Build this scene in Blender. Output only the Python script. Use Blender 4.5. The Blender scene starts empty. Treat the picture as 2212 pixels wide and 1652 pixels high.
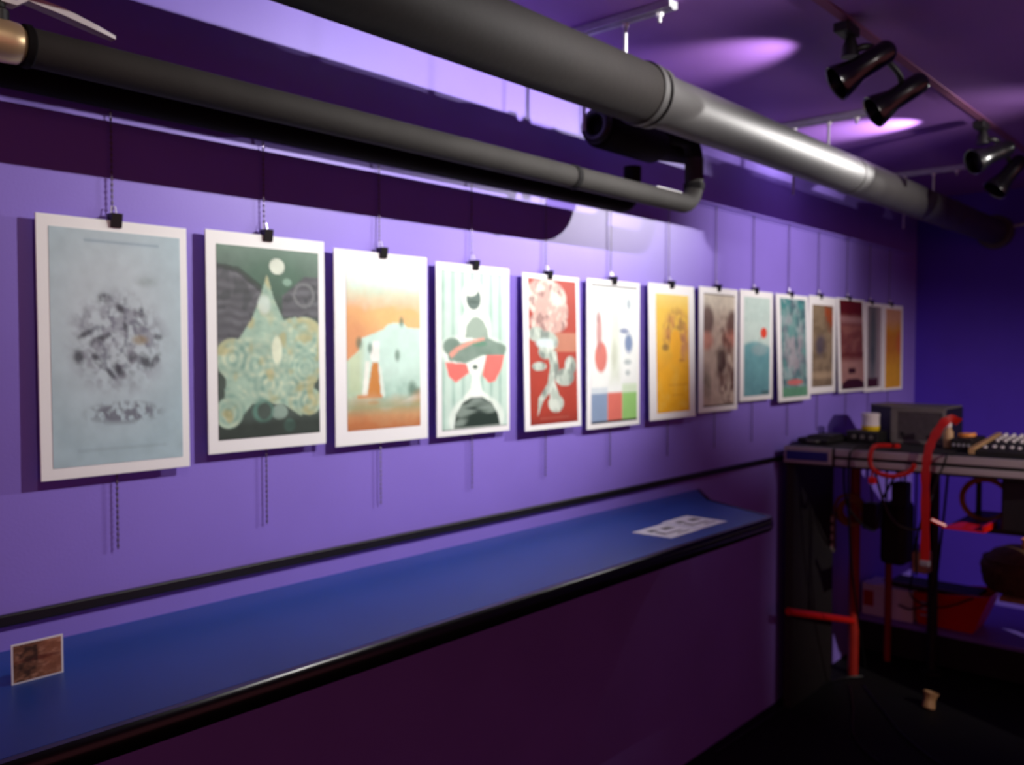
import bpy, bmesh, math, random
import numpy as np
from mathutils import Vector, Matrix
PI = math.pi
S = bpy.context.scene
COL = S.collection
random.seed(4)
rng = np.random.RandomState(7)

# ------------------------------------------------------------------ camera
cam = bpy.data.cameras.new('camera'); co = bpy.data.objects.new('camera', cam); COL.objects.link(co)
th = math.radians(42.061); pt = math.radians(2.167)
fw = Vector((math.cos(th)*math.cos(pt), math.sin(th)*math.cos(pt), -math.sin(pt)))
co.location = (0, -1.8, 1.68)
co.rotation_euler = fw.to_track_quat('-Z', 'Y').to_euler()
cam.sensor_width = 36; cam.lens = 36*1876/2212; cam.clip_start = .02
cam.dof.use_dof = True; cam.dof.focus_distance = .85; cam.dof.aperture_fstop = 6.3
S.camera = co
# ------------------------------------------------------------------ world, exposure
w = bpy.data.worlds.new('world'); S.world = w; w.use_nodes = True
w.node_tree.nodes['Background'].inputs[0].default_value = (1.0, .27, .34, 1)
w.node_tree.nodes['Background'].inputs[1].default_value = .33
S.view_settings.view_transform = 'Standard'; S.view_settings.look = 'None'
S.view_settings.gamma = 1; S.view_settings.use_curve_mapping = False
S.view_settings.exposure = 0.0

# ------------------------------------------------------------------ spot lamps of the track heads, and two added fill lamps
def spot(name, loc, target, power, size, blend, col=(1, .96, .93), rad=.018):
    l = bpy.data.lights.new(name, 'SPOT'); l.energy = power; l.color = col
    l.spot_size = math.radians(size); l.spot_blend = blend; l.shadow_soft_size = rad
    o = bpy.data.objects.new(name, l); COL.objects.link(o); o.location = loc
    o.rotation_euler = (Vector(target)-Vector(loc)).to_track_quat('-Z', 'Y').to_euler()
    return o
SPOTS = [  # loc, target, power, size, colour
    ((2.10, -1.37, 2.605), (1.75, 0, 2.0), 560, 98, (1, .97, .95)),
    ((4.30, -1.37, 2.605), (2.25, 0, 1.95), 900, 42, (1, .96, .94)),
    ((0.45, -1.37, 2.60), (0.60, 0, 1.90), 26, 84, (1, .86, .78)),
    ((3.70, -1.85, 2.41), (3.85, 0, 2.12), 125, 60, (1, .93, .90)),
    ((3.0, -3.60, 2.50), (5.0, -.7, 0.8), 330, 44, (1, .90, .86)),  # added lamp, brightens the desk and the end wall
]
SPOTS.append(((1.30, -3.0, 2.50), (3.15, -.9, 2.47), 110, 30, (1, .93, .9)))  # added lamp, aimed at the visible cans for highlights
for i, (a, b, p, sz, c_) in enumerate(SPOTS):
    spot('track_or_fill_lamp', a, b, p, sz, 1., c_, .014)

# ------------------------------------------------------------------ materials
def lin(c):
    return tuple((v/255/12.92 if v/255 <= .04045 else ((v/255+.055)/1.055)**2.4) for v in c[:3])
def mat(name, rgb, rough=.6, metal=0., spec=.5, noise=0., nscale=20., bump=0., bscale=200., coat=0.):
    m = bpy.data.materials.new(name); m.use_nodes = True
    nt = m.node_tree; b = nt.nodes['Principled BSDF']
    c = lin(rgb)
    b.inputs['Base Color'].default_value = (*c, 1); b.inputs['Roughness'].default_value = rough
    b.inputs['Metallic'].default_value = metal; b.inputs['Specular IOR Level'].default_value = spec
    b.inputs['Coat Weight'].default_value = coat
    tc = nt.nodes.new('ShaderNodeTexCoord')
    if noise:
        n = nt.nodes.new('ShaderNodeTexNoise'); n.inputs['Scale'].default_value = nscale
        n.inputs['Detail'].default_value = 4
        nt.links.new(tc.outputs['Object'], n.inputs['Vector'])
        r = nt.nodes.new('ShaderNodeValToRGB')
        r.color_ramp.elements[0].position = .3; r.color_ramp.elements[1].position = .7
        r.color_ramp.elements[0].color = (*[v*(1-noise) for v in c], 1)
        r.color_ramp.elements[1].color = (*[min(1, v*(1+noise)) for v in c], 1)
        nt.links.new(n.outputs['Fac'], r.inputs['Fac']); nt.links.new(r.outputs['Color'], b.inputs['Base Color'])
    if bump:
        n = nt.nodes.new('ShaderNodeTexNoise'); n.inputs['Scale'].default_value = bscale
        nt.links.new(tc.outputs['Object'], n.inputs['Vector'])
        q = nt.nodes.new('ShaderNodeBump'); q.inputs['Strength'].default_value = bump; q.inputs['Distance'].default_value = .002
        nt.links.new(n.outputs['Fac'], q.inputs['Height']); nt.links.new(q.outputs['Normal'], b.inputs['Normal'])
    return m
M = {
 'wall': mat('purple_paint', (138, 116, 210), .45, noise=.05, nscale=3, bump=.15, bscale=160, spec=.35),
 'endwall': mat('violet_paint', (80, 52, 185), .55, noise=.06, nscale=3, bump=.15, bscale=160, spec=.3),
 'ceil': mat('ceiling_paint', (148, 101, 182), .6, noise=.06, nscale=2, bump=.2, bscale=120, spec=.3),
 'floor': mat('black_floor', (14, 13, 12), .7, noise=.3, nscale=8, spec=.25),
 'shelf': mat('blue_laminate', (26, 70, 150), .34, noise=.06, nscale=5, spec=.4),
 'edge': mat('black_gloss_edge', (10, 9, 9), .22, spec=.5),
 'track': mat('track_paint', (140, 88, 122), .7, spec=.1),
 'rail': mat('black_trim', (16, 12, 14), .4),
 'duct': mat('dark_duct_metal', (42, 40, 39), .55, noise=.12, nscale=6, spec=.9),
 'sleeve': mat('matte_duct_wrap', (22, 18, 16), .75, noise=.15, nscale=10, bump=.3, bscale=60, spec=.3),
 'foam': mat('foam_insulation', (46, 44, 42), .8, noise=.1, nscale=14, bump=.3, bscale=90, spec=.25),
 'foamd': mat('black_foam_insulation', (13, 11, 12), .85, bump=.3, bscale=90, spec=.2),
 'brass': mat('nickel_brass', (226, 196, 150), .38, .6),
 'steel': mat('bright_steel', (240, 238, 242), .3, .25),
 'galv': mat('galvanised_steel', (180, 180, 184), .42, .5, noise=.1, nscale=30),
 'canblk': mat('black_gloss_enamel', (6, 6, 6), .2, spec=.8),
 'lens': mat('lamp_lens', (220, 215, 205), .1, spec=.6),
 'white': mat('white_card', (242, 242, 240), .55, spec=.3),
 'chain': mat('dull_bead_chain', (120, 112, 124), .35, .9),
 'clip': mat('black_clip', (12, 12, 12), .35),
 'black': mat('black_plastic', (13, 12, 12), .5),
 'black2': mat('black_vinyl', (18, 15, 15), .65, noise=.2, nscale=12),
 'alu': mat('aluminium_extrusion', (168, 160, 160), .45, .35),
 'blue': mat('blue_label', (10, 24, 110), .4),
 'knob': mat('pale_knob', (214, 205, 205), .4),
 'grey': mat('grey_metal_case', (96, 90, 88), .5, noise=.1),
 'grille': mat('grey_grille', (58, 50, 54), .6, noise=.2, nscale=40),
 'red': mat('red_paint', (196, 24, 14), .45),
 'redp': mat('red_plastic', (225, 26, 10), .3, spec=.5),
 'dred': mat('dark_red_paint', (150, 30, 16), .5, noise=.15, nscale=8),
 'paper': mat('paper_flyer', (225, 225, 228), .6),
 'ink': mat('grey_ink', (120, 118, 118), .6),
 'yellow': mat('yellow_band', (222, 190, 20), .5),
 'tan': mat('tan_plastic', (178, 140, 96), .5, noise=.15),
 'brown': mat('brown_weave', (92, 66, 38), .8, noise=.35, nscale=30, bump=.5, bscale=70),
 'orange': mat('orange_plastic', (222, 140, 60), .45),
 'cable': mat('black_cable', (16, 16, 16), .4),
 'rope': mat('tan_cord', (170, 118, 66), .7),
 'redprint': mat('red_print', (200, 40, 30), .6),
}
def colmat(name):
    m = bpy.data.materials.new(name); m.use_nodes = True
    nt = m.node_tree; b = nt.nodes['Principled BSDF']
    a = nt.nodes.new('ShaderNodeVertexColor'); a.layer_name = 'ink'
    nt.links.new(a.outputs['Color'], b.inputs['Base Color'])
    b.inputs['Roughness'].default_value = .5; b.inputs['Specular IOR Level'].default_value = .3
    return m
M['print'] = colmat('screen_print_ink')

# ------------------------------------------------------------------ builders
def link(name, me, m, parent=None):
    o = bpy.data.objects.new(name, me); COL.objects.link(o)
    if m is not None: me.materials.append(M[m] if isinstance(m, str) else m)
    if parent is not None: o.parent = parent
    return o
def obj(name, bm, m, parent=None, smooth=False):
    bmesh.ops.recalc_face_normals(bm, faces=bm.faces)
    me = bpy.data.meshes.new(name); bm.to_mesh(me); bm.free()
    o = link(name, me, m, parent)
    if smooth:
        me.polygons.foreach_set('use_smooth', [True]*len(me.polygons))
        try: me.set_sharp_from_angle(angle=math.radians(40))
        except Exception: pass
    return o
def tag(o, label, cat, group=None, kind=None):
    if label: o['label'] = label
    if cat: o['category'] = cat
    if group: o['group'] = group
    if kind: o['kind'] = kind
    return o
def thing(name, label, cat, loc, group=None):
    o = bpy.data.objects.new(name, None); COL.objects.link(o); o.location = loc; o.empty_display_size = .05
    tag(o, label, cat, group); o['_l'] = 0; del o['_l']
    return o
class B:
    """mesh collector; coordinates are world minus the origin given"""
    def __init__(s, org=(0, 0, 0)): s.bm = bmesh.new(); s.o = Vector(org)
    def box(s, a, b, bev=0.0, rot=None):
        a = Vector(a); b = Vector(b); c = (a+b)/2; d = b-a
        t = bmesh.new(); bmesh.ops.create_cube(t, size=1)
        bmesh.ops.scale(t, vec=(abs(d.x), abs(d.y), abs(d.z)), verts=t.verts)
        if bev: bmesh.ops.bevel(t, geom=t.edges[:], offset=bev, segments=2, affect='EDGES', profile=.5)
        if rot: bmesh.ops.transform(t, matrix=rot.to_4x4(), verts=t.verts)
        bmesh.ops.translate(t, vec=c-s.o, verts=t.verts); s._add(t); return s
    def _add(s, t):
        me = bpy.data.meshes.new('t'); t.to_mesh(me); t.free(); s.bm.from_mesh(me); bpy.data.meshes.remove(me)
    def prism(s, poly, z0, z1, bev=0):
        t = bmesh.new(); vs = [t.verts.new((x, y, z0)) for x, y in poly]; f = t.faces.new(vs)
        r = bmesh.ops.extrude_face_region(t, geom=[f])
        bmesh.ops.translate(t, vec=(0, 0, z1-z0), verts=[v for v in r['geom'] if isinstance(v, bmesh.types.BMVert)])
        if bev: bmesh.ops.bevel(t, geom=t.edges[:], offset=bev, segments=2, affect='EDGES', profile=.5)
        bmesh.ops.translate(t, vec=-s.o, verts=t.verts); s._add(t); return s
    def tube(s, pts, r, n=12, caps=True, closed=False):
        pts = [Vector(p) for p in pts]; N = len(pts)
        rs = r if isinstance(r, (list, tuple)) else [r]*N
        rings = []; up = None
        for i in range(N):
            if closed: d = pts[(i+1) % N]-pts[i-1]
            else: d = pts[min(i+1, N-1)]-pts[max(i-1, 0)]
            d.normalize()
            if up is None: up = Vector((0, 0, 1)) if abs(d.z) < .9 else Vector((1, 0, 0))
            x = up.cross(d).normalized(); y = d.cross(x).normalized(); up = y
            rings.append([s.bm.verts.new(pts[i]-s.o+x*math.cos(2*PI*k/n)*rs[i]+y*math.sin(2*PI*k/n)*rs[i]) for k in range(n)])
        for i in range(N if closed else N-1):
            a, b = rings[i], rings[(i+1) % N]
            for k in range(n): s.bm.faces.new((a[k], a[(k+1) % n], b[(k+1) % n], b[k]))
        if caps and not closed: s.bm.faces.new(rings[0][::-1]); s.bm.faces.new(rings[-1])
        return s
    def lathe(s, base, axis, prof, n=24, cap0=True, cap1=True):
        """prof: (distance along axis, radius)"""
        base = Vector(base); ax = Vector(axis).normalized()
        u = ax.orthogonal().normalized(); v = ax.cross(u)
        rings = [[s.bm.verts.new(base-s.o+ax*h+(u*math.cos(2*PI*k/n)+v*math.sin(2*PI*k/n))*r) for k in range(n)] for h, r in prof]
        for a, b in zip(rings, rings[1:]):
            for k in range(n): s.bm.faces.new((a[k], a[(k+1) % n], b[(k+1) % n], b[k]))
        if cap0: s.bm.faces.new(rings[0][::-1])
        if cap1: s.bm.faces.new(rings[-1])
        return s
    def done(s, name, m, parent=None, smooth=False): return obj(name, s.bm, m, parent, smooth)
def arc(c, r, a0, a1, ax='xz', n=8):
    out = []
    for i in range(n+1):
        a = math.radians(a0+(a1-a0)*i/n); p = [c[0], c[1], c[2]]
        i0, i1 = 'xyz'.index(ax[0]), 'xyz'.index(ax[1])
        p[i0] += r*math.cos(a); p[i1] += r*math.sin(a); out.append(tuple(p))
    return out
def smoothpath(pts, k=6):
    P = [Vector(p) for p in pts]; P = [P[0]]+P+[P[-1]]; out = []
    for i in range(1, len(P)-2):
        for j in range(k):
            t = j/k; a, b, c, d = P[i-1:i+3]
            out.append(.5*((2*b)+(c-a)*t+(2*a-5*b+4*c-d)*t*t+(3*b-a-3*c+d)*t**3))
    out.append(P[-2]); return out

# ------------------------------------------------------------------ the room
CZ = 2.63; EX = 5.82
def st(name, bm, m, smooth=False):
    o = bm.done(name, m, None, smooth); o['kind'] = 'structure'; return o
st('wall_left', B().box((-3, 0, 0), (EX+.15, .15, CZ)), 'wall')
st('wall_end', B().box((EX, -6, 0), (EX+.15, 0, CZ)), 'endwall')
st('floor', B().box((-3, -6, -.1), (EX+.15, .15, 0)), 'floor')
st('ceiling', B().box((-3, -6, CZ), (EX+.15, .15, CZ+.1)), 'ceil')
st('trim_1', B().prism([(-3, 0), (EX, 0), (EX, -.012), (-3, -.012)], 1.158, 1.181, .003), 'rail')
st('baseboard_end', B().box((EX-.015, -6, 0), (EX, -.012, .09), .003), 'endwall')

# ------------------------------------------------------------------ wall shelf
SZ = 1.11
t = thing('wall_shelf', 'long blue laminate wall shelf with a glossy black rounded front edge', 'shelf', (1, 0, SZ-.045))
o = t.location
B(o).prism([(-2.6, 0), (3.12, 0), (2.93, -.16), (2.80, -.475), (-2.6, -.475)], SZ-.040, SZ).done('shelf_top', 'shelf', t)
path = [(-2.6, -.487, SZ-.02), (2.74, -.487, SZ-.02)]+[(2.74+.06*math.sin(a), -.427-.06*math.cos(a), SZ-.02) for a in [.3, .6, .9, 1.2]]+[(2.93, -.16, SZ-.02), (3.13, 0, SZ-.02)]
e = bmesh.new(); b = B(o)
prof = [(-.006, .022), (.008, .022), (.014, .016), (.017, 0), (.014, -.016), (.008, -.024), (-.006, -.024)]
rings = []
P = [Vector(p) for p in path]
for i, p in enumerate(P):
    d = (P[min(i+1, len(P)-1)]-P[max(i-1, 0)]).normalized(); nrm = Vector((d.y, -d.x, 0))
    rings.append([b.bm.verts.new(p-o+nrm*q[0]+Vector((0, 0, q[1]))) for q in prof])
for r0, r1 in zip(rings, rings[1:]):
    for k in range(len(prof)): b.bm.faces.new((r0[k], r0[(k+1) % len(prof)], r1[(k+1) % len(prof)], r1[k]))
b.bm.faces.new(rings[0]); b.bm.faces.new(rings[-1][::-1])
b.done('front_edge', 'edge', t, True)

# ------------------------------------------------------------------ poster art
GW, GH = 84, 132
class Art:
    def __init__(s, bg):
        s.u, s.v = np.meshgrid((np.arange(GW)+.5)/GW, (np.arange(GH)+.5)/GH)
        s.c = np.zeros((GH, GW, 3)); s.c[:] = np.array(lin(bg))
    def noise(s, fx, fy, seed=0, oct=2):
        out = np.zeros((GH, GW)); amp = 1; tot = 0; r = np.random.RandomState(seed)
        for o_ in range(oct):
            nx, ny = int(fx*2**o_)+2, int(fy*2**o_)+2; g = r.rand(ny+1, nx+1)
            x = s.u*(nx-1); y = s.v*(ny-1); xi = x.astype(int); yi = y.astype(int); a = x-xi; b_ = y-yi
            a = a*a*(3-2*a); b_ = b_*b_*(3-2*b_)
            out += amp*((g[yi, xi]*(1-a)+g[yi, xi+1]*a)*(1-b_)+(g[yi+1, xi]*(1-a)+g[yi+1, xi+1]*a)*b_); tot += amp; amp *= .55
        return out/tot
    def mix(s, m, col, a=1.):
        m = np.clip(m*a, 0, 1)[..., None]; s.c = s.c*(1-m)+np.array(lin(col))*m; return s
    def ell(s, x, y, rx, ry, soft=.25, rot=0):
        dx = s.u-x; dy = (s.v-y); c_, s_ = math.cos(rot), math.sin(rot)
        a = dx*c_+dy*s_*1.6; b_ = -dx*s_/1.6+dy*c_
        d = np.sqrt((a/rx)**2+(b_/ry)**2); return np.clip((1-d)/soft+.5, 0, 1)
    def rect(s, x0, y0, x1, y1, f=.012):
        return np.clip(np.minimum.reduce([(s.u-x0)/f, (x1-s.u)/f, (s.v-y0)/f, (y1-s.v)/f])+.5, 0, 1)
    def poly(s, pts):
        m = np.zeros((GH, GW))
        for du, dv in ((-.25, -.25), (.25, -.25), (-.25, .25), (.25, .25)):
            u = s.u+du/GW*1.5; v = s.v+dv/GH*1.5; ins = np.zeros((GH, GW), bool)
            for (x0, y0), (x1, y1) in zip(pts, pts[1:]+pts[:1]):
                if y0 == y1: continue
                ins ^= ((y0 > v) != (y1 > v)) & (u < (x1-x0)*(v-y0)/(y1-y0)+x0)
            m += ins/4
        return m
    def mottle(s, amt, fx=10, fy=16, seed=1):
        s.c *= (1+amt*(s.noise(fx, fy, seed, 3)[..., None]-.5)*2); return s
def st_(lo, hi, x): return np.clip((x-lo)/(hi-lo), 0, 1)
def art1():
    a = Art((172, 198, 204)); n = a.noise(14, 22, 3, 3); n2 = a.noise(30, 40, 5, 2)
    a.mix(a.ell(.45, .35, .5, .4, 1.), (196, 206, 210), .7)
    a.mix(a.ell(.5, .48, .34, .2, .5)*st_(.42, .62, n), (136, 138, 150), .7)
    a.mix(a.ell(.48, .46, .3, .17, .6)*st_(.5, .75, n2), (92, 96, 112), .6)
    for x, y, rx, ry in ((.39, .29, .06, .018), (.51, .33, .05, .012), (.66, .345, .05, .018), (.36, .46, .11, .012), (.2, .54, .045, .026), (.8, .45, .04, .012), (.49, .595, .035, .03), (.6, .54, .05, .018), (.70, .56, .08, .02), (.43, .61, .06, .009), (.33, .55, .03, .03), (.55, .41, .025, .02), (.25, .44, .07, .01), (.78, .555, .03, .03)):
        a.mix(a.ell(x+.03*(n.mean()-.5), y, rx*.8, ry*1.15, .9, (x*37 % 1-.5)*2)*st_(.25, .6, n2+.15), (52, 52, 62), .8)
    a.mix(a.ell(.66, .465, .06, .02, .8), (150, 130, 90), .7)
    a.mix(a.ell(.53, .78, .26, .045, .6)*st_(.38, .6, n2), (104, 106, 118), .85)
    a.mix(a.ell(.72, .2, .08, .03, 1)*n, (120, 135, 130), .6)
    a.mix(a.rect(.25, .045, .82, .052), (90, 120, 150), .6)
    a.mix(a.rect(.18, .93, .85, .935), (110, 120, 130), .4)
    return a.mottle(.10)
def art2():
    a = Art((74, 88, 80)); n = a.noise(8, 14, 1, 3)
    a.mix(1-st_(.0, .22, a.v), (120, 150, 132), .75)
    a.mix(a.ell(.55, .16, .35, .12, .8), (70, 110, 86), .6)
    L = a.poly([(0, .1), (.2, .13), (.42, .22), (.34, .4), (.2, .5), (0, .52)])
    R_ = a.poly([(.62, .25), (.85, .14), (1, .14), (1, .36), (.62, .36)])
    st1 = .5+.5*np.sin(a.v*120+8*a.noise(4, 4, 9))
    a.mix(L+R_, (84, 86, 90)); a.mix((L+R_)*st1*a.noise(5, 20, 44, 3), (124, 126, 132), .8); a.mix((L+R_)*st_(.5, .7, a.noise(14, 18, 45, 2)), (60, 66, 66), .6)
    a.mix(R_*(np.abs(a.ell(.84, .24, .1, .06, .6)-.5) < .25), (130, 134, 134), .6)
    a.mix(a.poly([(0, .1), (.2, .11), (.42, .2), (.4, .235), (.2, .145), (0, .12)]), (48, 58, 52), .8)
    body = a.poly([(.47, .14), (.53, .26), (.63, .38), (.75, .36), (1, .42), (1, .66), (.93, .72), (.95, .8), (.8, .9), (.6, .82), (.35, .8), (.22, .88), (.06, .78), (.08, .69), (.02, .64), (.03, .55), (.2, .48), (.32, .38), (.4, .27)])
    for e in ((.14, .58, .16, .1), (.84, .46, .19, .1), (.1, .86, .13, .08), (.88, .82, .14, .075), (.85, .64, .16, .1), (.35, .72, .2, .1), (.6, .74, .2, .09)): body = np.maximum(body, a.ell(*e, .12))
    a.mix(body, (164, 194, 172))
    sw = np.zeros_like(a.u)
    for i, (x, y, k) in enumerate(((.14, .58, 95), (.84, .46, 90), (.1, .86, 110), (.88, .82, 100), (.48, .72, 95), (.7, .74, 90), (.85, .64, 120), (.35, .62, 85))):
        d = np.sqrt((a.u-x)**2+((a.v-y)*1.55)**2); sw += np.sin(d*k+i)*np.exp(-(d/.17)**2)
    sw = sw*(.1+.8*a.noise(7, 10, 31, 2))+1.6*(a.noise(12, 34, 17, 2)-.5)
    a.mix(body*st_(.1, .9, sw), (214, 224, 190), .75); a.mix(body*st_(.1, .9, -sw), (104, 150, 138), .65)
    a.mix(body*st_(.55, .75, a.noise(9, 14, 12, 2)), (190, 176, 110), .6)
    a.mix(a.ell(.44, .3, .06, .05, .5), (210, 226, 214), .8); a.mix(a.ell(.56, .54, .05, .075, .3), (226, 236, 206))
    a.mix(a.ell(.57, .095, .075, .042, .15), (214, 224, 206)); a.mix(a.ell(.67, .175, .045, .02, .3), (130, 164, 144))
    a.mix(a.ell(.58, .87, .08, .04, .2), (140, 164, 150)); a.mix(a.ell(.42, .86, .1, .06, .3)-a.ell(.43, .86, .07, .045, .3), (96, 140, 124), .9)
    a.mix(a.ell(.68, .945, .06, .035, .4), (96, 140, 124), .9)
    a.mix(st_(.89, .93, a.v)*(1-body), (44, 52, 46), .7)
    return a.mottle(.16)
def art3():
    a = Art((236, 246, 238)); n = a.noise(6, 14, 2, 3); v = a.v
    a.mix(st_(.06, .16, v)*(1-st_(.2, .3, v)), (192, 226, 200), .8)
    a.mix(st_(.15, .32, v+.08*n)*(1-st_(.55, .8, v)), (234, 184, 128)); a.mix(st_(.22, .3, v)*(1-st_(.35, .5, v))*n, (238, 200, 120), .7)
    a.mix(a.ell(.05, .5, .3, .25, .9), (214, 134, 90), .6)
    hill = a.poly([(0, .58), (.15, .52), (.2, .44), (.36, .41), (.48, .385), (.55, .35), (.75, .34), (.8, .37), (1, .375), (1, .78), (.6, .86), (0, .86)])
    a.mix(hill, (208, 236, 218)); a.mix(hill*a.ell(.7, .5, .5, .2, .9), (206, 238, 224), .8); a.mix(hill*st_(.62, .8, v)*n, (130, 180, 160), .9)
    a.mix(hill*a.rect(0, .5, .2, .8, .1), (196, 206, 150), .6)
    a.mix(a.poly([(.3, .55), (.34, .46), (.42, .46), (.42, .58), (.32, .58)]), (244, 246, 236)); a.mix(a.poly([(.24, .58), (.3, .58), (.26, .8), (.19, .8)]), (240, 246, 232)); a.mix(a.poly([(.41, .6), (.45, .62), (.5, .8), (.44, .8)]), (236, 244, 230), .8)
    a.mix(a.poly([(.33, .585), (.405, .585), (.44, .79), (.26, .79)]), (206, 136, 66)); a.mix(a.rect(.13, .785, .46, .805), (214, 136, 76), .9); a.mix(a.ell(.34, .835, .07, .012), (212, 130, 70), .9)
    for e in ((.16, .47, .04, .035), (.67, .545, .035, .035), (.73, .335, .03, .03), (.3, .5, .03, .03), (.88, .76, .06, .045), (.96, .78, .05, .03)): a.mix(a.ell(*e, .9), (84, 116, 96), .75)
    a.mix(st_(.82, .92, v+.1*a.noise(5, 4, 8)), (206, 158, 110)); a.mix(st_(.9, 1, v+.1*n-.05*a.u), (184, 106, 58), .8)
    a.mix(st_(.8, .86, v)*(1-st_(.86, .92, v)), (130, 168, 130), .6)
    return a.mottle(.08)
def art4():
    a = Art((196, 224, 208)); s1 = .5+.5*np.sin(a.u*2*PI*7+.6)
    a.mix(s1**3, (136, 182, 164), .8); a.mix(a.noise(4, 9, 4), (222, 240, 226), .35)
    halo = (240, 250, 238)
    hat = a.poly([(.34, .42), (.36, .34), (.45, .29), (.52, .28), (.62, .31), (.68, .36), (.7, .43)])
    for e, k in (((.47, .16, .17, .1), 1), ((.5, .37, .24, .14), 1), ((.45, .5, .5, .1), 1)): a.mix(a.ell(*e, .3), halo, .9)
    a.mix(a.ell(.47, .17, .11, .07, .12)*(1-a.ell(.42, .115, .11, .04, .2)), (96, 116, 108)); a.mix(a.ell(.47, .19, .08, .012, .6), (60, 80, 70), .6)
    a.mix(hat, (156, 176, 160))
    brim = np.maximum.reduce([a.ell(.15, .475, .13, .055, .2), a.ell(.82, .49, .16, .045, .2), a.poly([(.08, .5), (.3, .45), (.7, .42), (.98, .47), (.95, .53), (.6, .53), (.35, .58), (.1, .56)])])
    a.mix(brim, (138, 160, 146)); a.mix(brim*a.noise(5, 14, 3), (92, 122, 104), .7); a.mix(a.ell(.55, .455, .12, .018), (92, 146, 118), .8)
    a.mix(a.poly([(.1, .52), (.2, .48), (.42, .435), (.62, .415), (.65, .43), (.45, .455), (.25, .5), (.14, .55)]), (232, 160, 140), .9)
    a.mix(a.poly([(.05, .57), (.36, .585), (.4, .64), (.2, .7), (.1, .66)]), (240, 118, 108)); a.mix(a.poly([(.66, .53), (.95, .53), (.9, .62), (.8, .7), (.7, .71), (.6, .66)]), (240, 118, 108))
    a.mix(a.poly([(.42, .57), (.6, .54), (.62, .6), (.56, .68), (.6, .76), (.72, .8), (.3, .8), (.42, .74), (.44, .66), (.38, .62)]), halo); a.mix(a.ell(.49, .605, .04, .014), (90, 110, 96))
    dome = a.poly([(.17, .99), (.2, .9), (.3, .83), (.42, .8), (.6, .8), (.74, .84), (.84, .91), (.88, .99)])
    a.mix(np.maximum(dome, a.ell(.52, .94, .42, .16, .1)*(a.v < .99)), halo, .7); a.mix(dome, (34, 52, 44)); a.mix(dome*st_(.5, .7, a.noise(3, 26, 6)), (150, 168, 156), .7)
    a.mix(a.rect(-.1, .0, 1.1, .004, .004), (50, 60, 54), .9); a.mix(a.rect(-.1, .992, 1.1, 1, .006), (30, 36, 32), .9)
    return a.mottle(.08)
def art5():
    a = Art((168, 56, 38)); n = a.noise(9, 14, 3, 3)
    head = np.maximum.reduce([a.ell(.35, .13, .42, .13, .15), a.ell(.45, .22, .36, .12, .15), a.ell(.4, .3, .38, .08, .15)])
    a.mix(head, (196, 160, 148)); a.mix(head*st_(.45, .6, n), (232, 214, 200), .9); a.mix(head*st_(.55, .7, a.noise(12, 18, 8)), (130, 96, 92), .7)
    a.mix(a.rect(.55, .37, 1.1, .5), (186, 122, 96))
    fig = np.maximum.reduce([a.ell(.15, .38, .16, .05, .2), a.ell(.37, .43, .22, .07, .2), a.ell(.33, .5, .14, .05, .2), a.poly([(.35, .48), (.55, .5), (.6, .62), (.5, .7), (.6, .8), (.62, .9), (.42, .9), (.4, .78), (.26, .84), (.15, .94), (.17, .82), (.36, .72), (.42, .6)]), a.ell(.2, .6, .14, .03, .2), a.ell(.72, .68, .2, .06, .2), a.ell(.85, .6, .12, .065, .2), a.ell(.53, .86, .16, .06, .2)])
    a.mix(fig, (176, 190, 176)); a.mix(fig*st_(.45, .65, n), (214, 224, 210), .8); a.mix(fig*st_(.5, .7, a.noise(10, 12, 21)), (110, 124, 116), .8)
    a.mix(a.ell(.33, .44, .18, .03, .6), (206, 224, 226), .8); a.mix(st_(.9, 1., a.v), (128, 36, 26), .7); a.mix(a.rect(.2, .955, .8, .96), (206, 130, 110), .5)
    return a.mottle(.08)
def art6():
    a = Art((240, 246, 240)); n = a.noise(8, 14, 3, 3)
    a.mix(a.rect(.4, .1, .6, .7, .1), (206, 220, 190), .5)
    a.mix(a.ell(.2, .52, .13, .11, .25), (214, 112, 98), .95); a.mix(a.ell(.16, .34, .06, .14, .5), (190, 120, 116), .8); a.mix(a.ell(.13, .24, .04, .04, .6), (150, 110, 110), .5)
    a.mix(a.ell(.8, .42, .09, .07, .6), (96, 124, 168), .9); a.mix(a.ell(.7, .33, .1, .02, .6), (90, 110, 160), .8); a.mix(a.ell(.8, .13, .05, .04, .8), (150, 170, 178), .8); a.mix(a.ell(.78, .56, .08, .02, .8)+a.ell(.78, .64, .05, .02, .8), (150, 170, 170), .7)
    a.mix(a.ell(.48, .5, .06, .1, .8), (200, 208, 186), .8)
    a.mix(a.rect(-.1, .78, .34, 1.1), (136, 158, 186)); a.mix(a.rect(.34, .78, .66, 1.1), (222, 116, 100)); a.mix(a.rect(.66, .78, 1.1, 1.1), (150, 204, 116)); a.mix(a.rect(.66, .72, 1.1, .78, .03), (206, 232, 190), .8); a.mix(a.rect(-.1, .74, .34, .78), (206, 220, 226), .8)
    a.mix(a.rect(-.1, -.1, 1.1, .014, .006), (36, 40, 36)); a.mix(a.rect(-.1, .982, 1.1, 1.1, .006), (24, 28, 26))
    return a.mottle(.04)
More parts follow.
